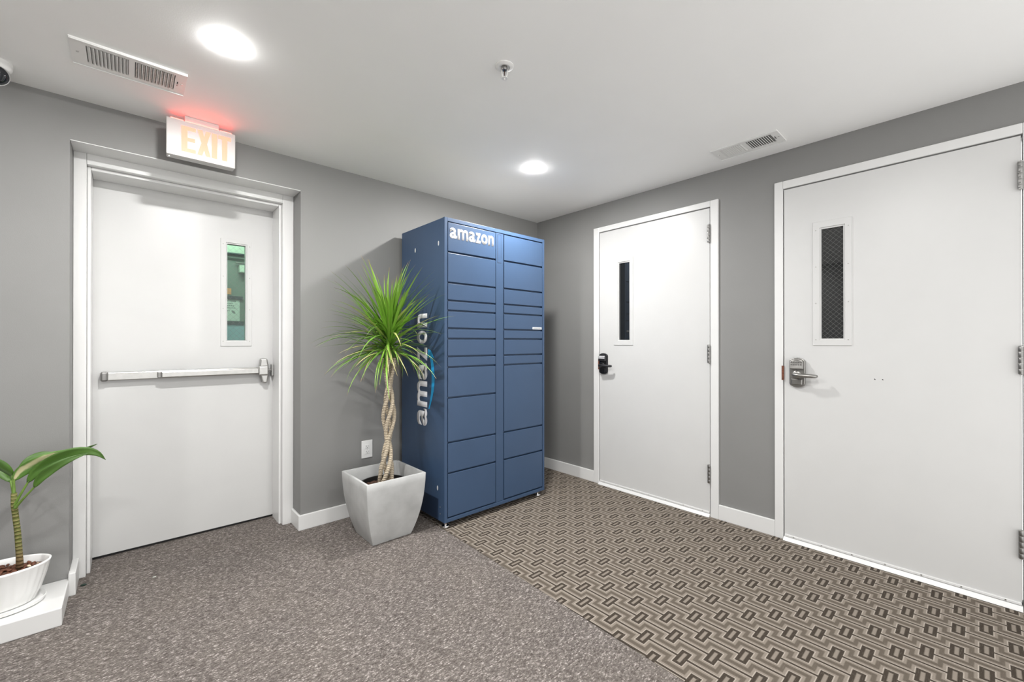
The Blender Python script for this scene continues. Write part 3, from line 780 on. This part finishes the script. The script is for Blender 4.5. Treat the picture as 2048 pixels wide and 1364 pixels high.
cp = pot
M['cane'] = cane_bark()
bm = new_bm(); tube(bm, [(-3.414, -.16, .228), (-3.416, -.16, .30), (-3.421, -.16, .40), (-3.427, -.16, .47), (-3.431, -.16, .52), (-3.432, -.16, .575)], [.0125, .0108, .0102, .0100, .0105, .0095], 12)
obj('cane', bm, M['cane'], cp, smooth=True)
def smoothpath(P, n):
    out = []
    m = len(P) - 1
    for i in range(n + 1):
        s = i / n * m; k = min(int(s), m - 1); f = s - k
        p0, p1, p2, p3 = (Vector(P[max(0, min(m, k + j))]) for j in (-1, 0, 1, 2))
        out.append(0.5 * ((2 * p1) + (p2 - p0) * f + (2 * p0 - 5 * p1 + 4 * p2 - p3) * f * f + (3 * p1 - p0 - 3 * p2 + p3) * f ** 3))
    return out
def broad_leaf(P, width, side, m, stalk=None, fold=0.25, seg=18):
    pts = smoothpath(P, seg)
    bm = new_bm(); uv = bm.loops.layers.uv.new('UVMap'); rows = []
    for i, p in enumerate(pts):
        t = i / seg; tan = (pts[min(i + 1, seg)] - pts[max(i - 1, 0)]).normalized()
        s = Vector(side); s = (s - tan * s.dot(tan)).normalized(); nrm = tan.cross(s)
        w = width * 0.5 * (math.sin(math.pi * (0.02 + 0.98 * t) ** 0.80) ** 1.05 if t < 0.999 else 0.0) + 0.0006
        cells = []
        for j in range(5):
            q = (j - 2) / 2; cells.append(p + s * (w * q) + nrm * (fold * w * q * q + 0.12 * w * math.sin(t * 9 + j)))
        rows.append([bm.verts.new(c) for c in cells])
    for i in range(seg):
        for j in range(4):
            f = bm.faces.new((rows[i][j], rows[i][j + 1], rows[i + 1][j + 1], rows[i + 1][j]))
            for lp, uvv in zip(f.loops, ((i / seg, j / 4), (i / seg, (j + 1) / 4), ((i + 1) / seg, (j + 1) / 4), ((i + 1) / seg, j / 4))): lp[uv].uv = uvv
    o = obj('leaf', bm, m, cp, smooth=True)
    so = o.modifiers.new('thickness', 'SOLIDIFY'); so.thickness = 0.0008
    if stalk:
        bm = new_bm(); sp = smoothpath(stalk, 10); tube(bm, sp, [0.0062 - 0.003 * i / 10 for i in range(11)], 8)
        obj('petiole', bm, M['petiole'], cp, smooth=True)
# pale leaf, in front
broad_leaf([(-3.430, -.165, .632), (-3.408, -.175, .668), (-3.372, -.185, .697), (-3.325, -.19, .720), (-3.270, -.19, .732), (-3.215, -.185, .730)], 0.056, (-.42, -.30, .85), M['broad_pale'], [(-3.432, -.16, .57), (-3.433, -.162, .605), (-3.430, -.165, .640)])
broad_leaf([(-3.425, -.15, .650), (-3.395, -.135, .695), (-3.358, -.125, .722), (-3.322, -.12, .728)], 0.036, (-.3, .5, .8), M['broad'])
# middle long leaf, its tip hanging over the door casing
broad_leaf([(-3.388, -.195, .620), (-3.362, -.205, .662), (-3.318, -.215, .702), (-3.262, -.22, .730), (-3.205, -.22, .732), (-3.165, -.215, .710), (-3.140, -.21, .676)], 0.052, (-.50, -.15, .85), M['broad'], [(-3.430, -.165, .520), (-3.412, -.180, .565), (-3.384, -.195, .628)])
# lower leaf
broad_leaf([(-3.366, -.22, .600), (-3.342, -.235, .645), (-3.302, -.245, .683), (-3.252, -.248, .710), (-3.195, -.245, .726)], 0.038, (-.50, -.1, .86), M['broad'], [(-3.428, -.17, .510), (-3.402, -.19, .550), (-3.362, -.22, .606)])
broad_leaf([(-3.255, -.19, .730), (-3.215, -.18, .736), (-3.170, -.17, .750)], 0.015, (0, -.5, .8), M['broad'])
# leaves on the far side, reaching out of the picture
broad_leaf([(-3.436, -.165, .650), (-3.452, -.175, .680), (-3.482, -.19, .722), (-3.53, -.20, .768), (-3.60, -.21, .775)], 0.042, (.5, -.5, .6), M['broad'], [(-3.432, -.16, .57), (-3.433, -.162, .62), (-3.437, -.165, .655)])
broad_leaf([(-3.445, -.13, .62), (-3.50, -.10, .70), (-3.58, -.08, .74), (-3.66, -.07, .70)], 0.05, (.2, .7, .6), M['broad'], [(-3.433, -.155, .54), (-3.437, -.145, .58), (-3.446, -.13, .625)])

# ------------------------------------------------------------------ ceiling things
for k, (x, y) in enumerate(DOWNLIGHTS):
    t = thing('recessed_downlight', ('lit round ceiling downlight nearest the exit sign', 'lit round ceiling downlight in front of the navy locker')[k], 'ceiling light', (x, y, H), 'recessed ceiling downlights')
    bm = new_bm(); lathe(bm, (x, y, H), [(0.0500, 0.0), (0.0495, -0.0007), (0.0485, -0.0010), (0.0440, -0.0010), (0.0430, -0.0005)], 40); obj('trim_ring', bm, M['plastic'], t, smooth='auto')
    bm = new_bm(); lathe(bm, (x, y, H), [(0.0470, -0.0011), (0.0455, -0.0025), (0.037, -0.0038), (0.021, -0.0048), (0.002, -0.0052)], 40); obj('lens', bm, M['lens'], t, smooth=True)

def vent(name_label, cx, cy, lx, ly, along, flip=1):
    """ceiling register: plate with two banks of slats; along = 'x' or 'y' for the long side"""
    t = thing('ceiling_vent', name_label, 'vent', (cx, cy, H), 'ceiling vents')
    A = (lambda s, q, z: (cx + s, cy + q, z)) if along == 'x' else (lambda s, q, z: (cx + q, cy - s, z))
    hs, hq = lx / 2, ly / 2
    def b(bm, s0, s1, q0, q1, z0, z1):
        p, r = A(s0, q0, z0), A(s1, q1, z1); box(bm, p[0], r[0], p[1], r[1], p[2], r[2])
    m0, m1, mq = -hs + 0.047, hs - 0.040, hq - 0.033        # open area
    bm = new_bm(); zt, zb = H - 0.0003, H - 0.006
    b(bm, -hs, m0, -hq, hq, zb, zt); b(bm, m1, hs, -hq, hq, zb, zt); b(bm, m0, m1, mq, hq, zb, zt); b(bm, m0, m1, -hq, -mq, zb, zt)
    b(bm, -0.010, 0.010, -mq, mq, zb, zt)
    obj('plate', bm, M['vent'], t)
    bm = new_bm(); b(bm, -hs, hs, hq - 0.005, hq, H - 0.011, H - 0.006); b(bm, -hs, hs, -hq, -hq + 0.005, H - 0.011, H - 0.006)
    obj('rim', bm, M['vent'], t, bevel=0.002)
    bm = new_bm(); b(bm, m0, m1, -mq, mq, H - 0.0012, H - 0.0003); obj('damper', bm, M['vent_dark'], t)
    for bank, (s0, s1, tilt, mm) in enumerate(((m0, -0.010, 1, 'vent'), (0.010, m1, -1, 'slat_grey'))):
        n = 11; st = (s1 - s0) / n
        for i in range(n):
            s = s0 + (i + 0.5) * st
            bm = new_bm(); dx, dz = 0.0032, 0.0042
            tilt_ = tilt * flip
            poly = [(s - dx * tilt_, H - 0.0016), (s - dx * tilt_ + 0.0008, H - 0.0016), (s + dx * tilt_ + 0.0008, H - 0.0016 - dz * 1.5), (s + dx * tilt_, H - 0.0016 - dz * 1.5)]
            prism(bm, poly, lambda u, z: A(u, -mq + 0.001, z), lambda u, z: A(u, mq - 0.001, z)); obj('slat', bm, M[mm], t)
            if i < n - 1:
                bm = new_bm(); b(bm, s + st / 2 - 0.0016, s + st / 2 + 0.0016, -mq, mq, H - 0.0085, H - 0.0072); obj('bar', bm, M['vent'], t)
    bm = new_bm(); b(bm, m1 + 0.008, m1 + 0.0115, -0.016, 0.020, H - 0.0072, H - 0.0058); obj('lever_slot', bm, M['gap'], t)
    bm = new_bm(); b(bm, m1 + 0.0075, m1 + 0.012, -0.002, 0.004, H - 0.012, H - 0.0065); obj('damper_lever', bm, M['steel'], t)
    for s in (-hs + 0.020, hs - 0.014):
        bm = new_bm(); p = A(s, 0.0, H - 0.0055); lathe(bm, p, [(0.0048, 0), (0.0044, -0.0018), (0.002, -0.0024)], 10); obj('screw', bm, M['steel'], t)
vent('white slatted ceiling vent next to the exit sign', -3.052, -0.508, 0.374, 0.208, 'x')
vent('white slatted ceiling vent above the two flush doors', -0.256, -2.045, 0.370, 0.186, 'y', -1)

# sprinkler
sx, sy_ = -1.847, -1.612
sp = thing('fire_sprinkler', 'chrome and white fire sprinkler head on the ceiling', 'sprinkler', (sx, sy_, H))
bm = new_bm(); lathe(bm, (sx, sy_, H), [(0.040, 0), (0.040, -0.003), (0.034, -0.007), (0.024, -0.008), (0.021, -0.004), (0.018, -0.003)], 32); obj('escutcheon', bm, M['plastic'], sp, smooth='auto')
bm = new_bm(); lathe(bm, (sx, sy_, H), [(0.0125, -0.003), (0.0125, -0.016), (0.010, -0.019)], 16); obj('nozzle', bm, M['steel_dark'], sp, smooth='auto')
ca, sa = math.cos(0.735), math.sin(0.735)        # the frame arms face the camera
for k in (-1, 1):
    bm = new_bm(); tube(bm, [(sx + k * a * ca, sy_ - k * a * sa, H - z) for a, z in ((.0115, .014), (.0115, .034), (.009, .044), (.004, .049))], 0.0030, 8); obj('frame_arm', bm, M['spr_white'], sp, smooth=True)
bm = new_bm(); lathe(bm, (sx, sy_, H), [(0.0024, -0.018), (0.0028, -0.030), (0.0024, -0.044)], 8); obj('glass_bulb', bm, M['bulb_red'], sp, smooth=True)
bm = new_bm(); lathe(bm, (sx, sy_, H), [(0.005, -0.046), (0.005, -0.052), (0.014, -0.053), (0.014, -0.0545), (0.003, -0.055), (0.003, -0.060)], 16); obj('deflector', bm, M['spr_white'], sp, smooth='auto')

# exit sign
EY, EX0_, EX1_, EZ0, EZ1 = -0.176, -2.918, -2.614, 2.216, 2.409
es = thing('exit_sign', 'white lit exit sign with glowing letters hanging from the ceiling', 'sign', (-2.766, -0.15, H))
bm = new_bm(); box(bm, EX0_, EX1_, EY, EY + 0.012, EZ0, EZ1); obj('face_plate', bm, M['exit_body'], es, bevel=0.004)
bm = new_bm(); box(bm, EX0_ + 0.003, EX1_ - 0.003, EY + 0.011, EY + 0.052, EZ0 - 0.003, EZ1 - 0.003); obj('housing', bm, M['exit_body'], es, bevel=0.006)
bm = new_bm(); box(bm, -2.842, -2.690, EY + 0.004, EY + 0.046, EZ1 - 0.003, H - 0.0004); obj('canopy', bm, M['exit_body'], es, bevel=0.004)
bm = new_bm(); box(bm, -2.90, -2.846, EY + 0.003, EY + 0.010, EZ1 - 0.0005, EZ1 + 0.003); box(bm, -2.686, -2.632, EY + 0.003, EY + 0.010, EZ1 - 0.0005, EZ1 + 0.003)
box(bm, -2.84, -2.692, EY + 0.0005, EY + 0.0036, EZ1 - 0.0005, EZ1 + 0.002)
tag(obj('ceiling_glow_strip', bm, M['exit_glow_strip'], es), 'hidden red strip added on the top edge for the ceiling glow')  # added emitter, out of sight, casts the red glow on the ceiling
def exl(polys, u0):
    bm = new_bm()
    for p in polys: prism(bm, [(u0 + u, 2.246 + v) for u, v in p], lambda u, z: (u, EY - 0.0012, z), lambda u, z: (u, EY + 0.004, z))
    obj('letter', bm, M['exit_letter'], es)
LH = 0.135
R_ = lambda a, b, c, d: [(a, c), (b, c), (b, d), (a, d)]
exl([[(0, 0), (.062, 0), (.062, .020), (.026, .020), (.026, .058), (.058, .058), (.058, .077), (.026, .077), (.026, LH - .020), (.062, LH - .020), (.062, LH), (0, LH)]], -2.856)
exl([[(0, 0), (.022, 0), (.030, .030), (.038, 0), (.060, 0), (.042, LH / 2), (.060, LH), (.038, LH), (.030, LH - .030), (.022, LH), (0, LH), (.018, LH / 2)]], -2.788)
exl([R_(0, .025, 0, LH)], -2.724)
exl([[(.017, 0), (.041, 0), (.041, LH - .020), (.058, LH - .020), (.058, LH), (0, LH), (0, LH - .020), (.017, LH - .020)]], -2.694)
bm = new_bm(); lathe(bm, (-2.905, EY + 0.02, EZ0 - 0.002), [(0.006, 0), (0.006, -0.004), (0.004, -0.005)], 10); obj('test_button', bm, M['chrome'], es)

# security camera at the left edge
kx, ky = -3.492, -0.172
sc_ = thing('security_camera', 'white ball security camera with a dark lens on the ceiling', 'camera', (kx, ky, H))
bm = new_bm(); lathe(bm, (kx, ky, H), [(0.056, 0), (0.057, -0.012), (0.054, -0.026), (0.046, -0.034)], 40); obj('base', bm, M['plastic'], sc_, smooth='auto')
ctr = Vector((kx + 0.004, ky - 0.012, H - 0.062)); aim = Vector((0.36, -0.80, -0.30)).normalized()
def ball(r, a0, a1, n=10): return [(r * math.sin(a0 + (a1 - a0) * i / n), -r * math.cos(a0 + (a1 - a0) * i / n)) for i in range(n + 1)]
bm = new_bm(); lathe(bm, ctr, [(r, h) for r, h in ball(0.044, 0.02, 2.05, 14)] + [(0.040, 0.026), (0.0385, 0.022)], 40, axis=aim); obj('ball', bm, M['plastic'], sc_, smooth='auto')
bm = new_bm(); lathe(bm, ctr, [(0.0385, 0.016), (0.0380, 0.0235), (0.02, 0.026), (0.001, 0.0265)], 40, axis=aim); obj('lens_window', bm, M['camera_black'], sc_, smooth=True)
bm = new_bm(); lathe(bm, ctr, [(0.012, 0.024), (0.012, 0.0285), (0.009, 0.029), (0.007, 0.027)], 24, axis=aim); obj('lens_ring', bm, M['black_metal'], sc_, smooth='auto')

# wall outlet
ox, oz = -1.7715, 0.4575
ol = thing('wall_outlet', 'white duplex wall outlet above the planter', 'outlet', (ox, 0, oz))
bm = new_bm(); box(bm, ox - 0.0410, ox + 0.0410, -0.006, -0.0003, oz - 0.0635, oz + 0.0635); obj('cover_plate', bm, M['plastic'], ol, bevel=0.003)
for dz in (0.0195, -0.0195):
    bm = new_bm(); box(bm, ox - 0.0165, ox + 0.0165, -0.0085, -0.005, oz + dz - 0.0145, oz + dz + 0.0145); rc = obj('receptacle', bm, M['plastic'], ol, bevel=0.004)
    for du, hh in ((-0.0065, 0.0045), (0.0065, 0.0037)):
        bm = new_bm(); box(bm, ox + du - 0.0011, ox + du + 0.0011, -0.0090, -0.0080, oz + dz + 0.003 - hh, oz + dz + 0.003 + hh); obj('slot', bm, M['gap'], rc)
    bm = new_bm(); lathe(bm, (ox, -0.0080, oz + dz - 0.0075), [(0.0024, 0), (0.0024, 0.001)], 10, axis=Vector((0, -1, 0))); obj('ground_hole', bm, M['gap'], rc)
bm = new_bm(); lathe(bm, (ox, -0.0058, oz), [(0.003, 0), (0.0026, 0.0012)], 10, axis=Vector((0, -1, 0))); obj('screw', bm, M['steel'], ol)

# bits of litter on the carpet
bm = new_bm(); lathe(bm, (-3.228, 0.052, 0.0004), [(0.006, 0), (0.011, 0.004), (0.007, 0.009), (0.001, 0.010)], 7, sx=1.2, sy=0.6); tag(obj('leaf_scrap', bm, M['scrap'], smooth=True), 'tiny dark scrap on the carpet at the recess', 'litter')
bm = new_bm(); box(bm, -2.965, -2.951, -0.086, -0.083, 0.0004, 0.0022); tag(obj('paper_scrap', bm, M['paper']), 'tiny white paper sliver on the carpet before the exit door', 'litter')
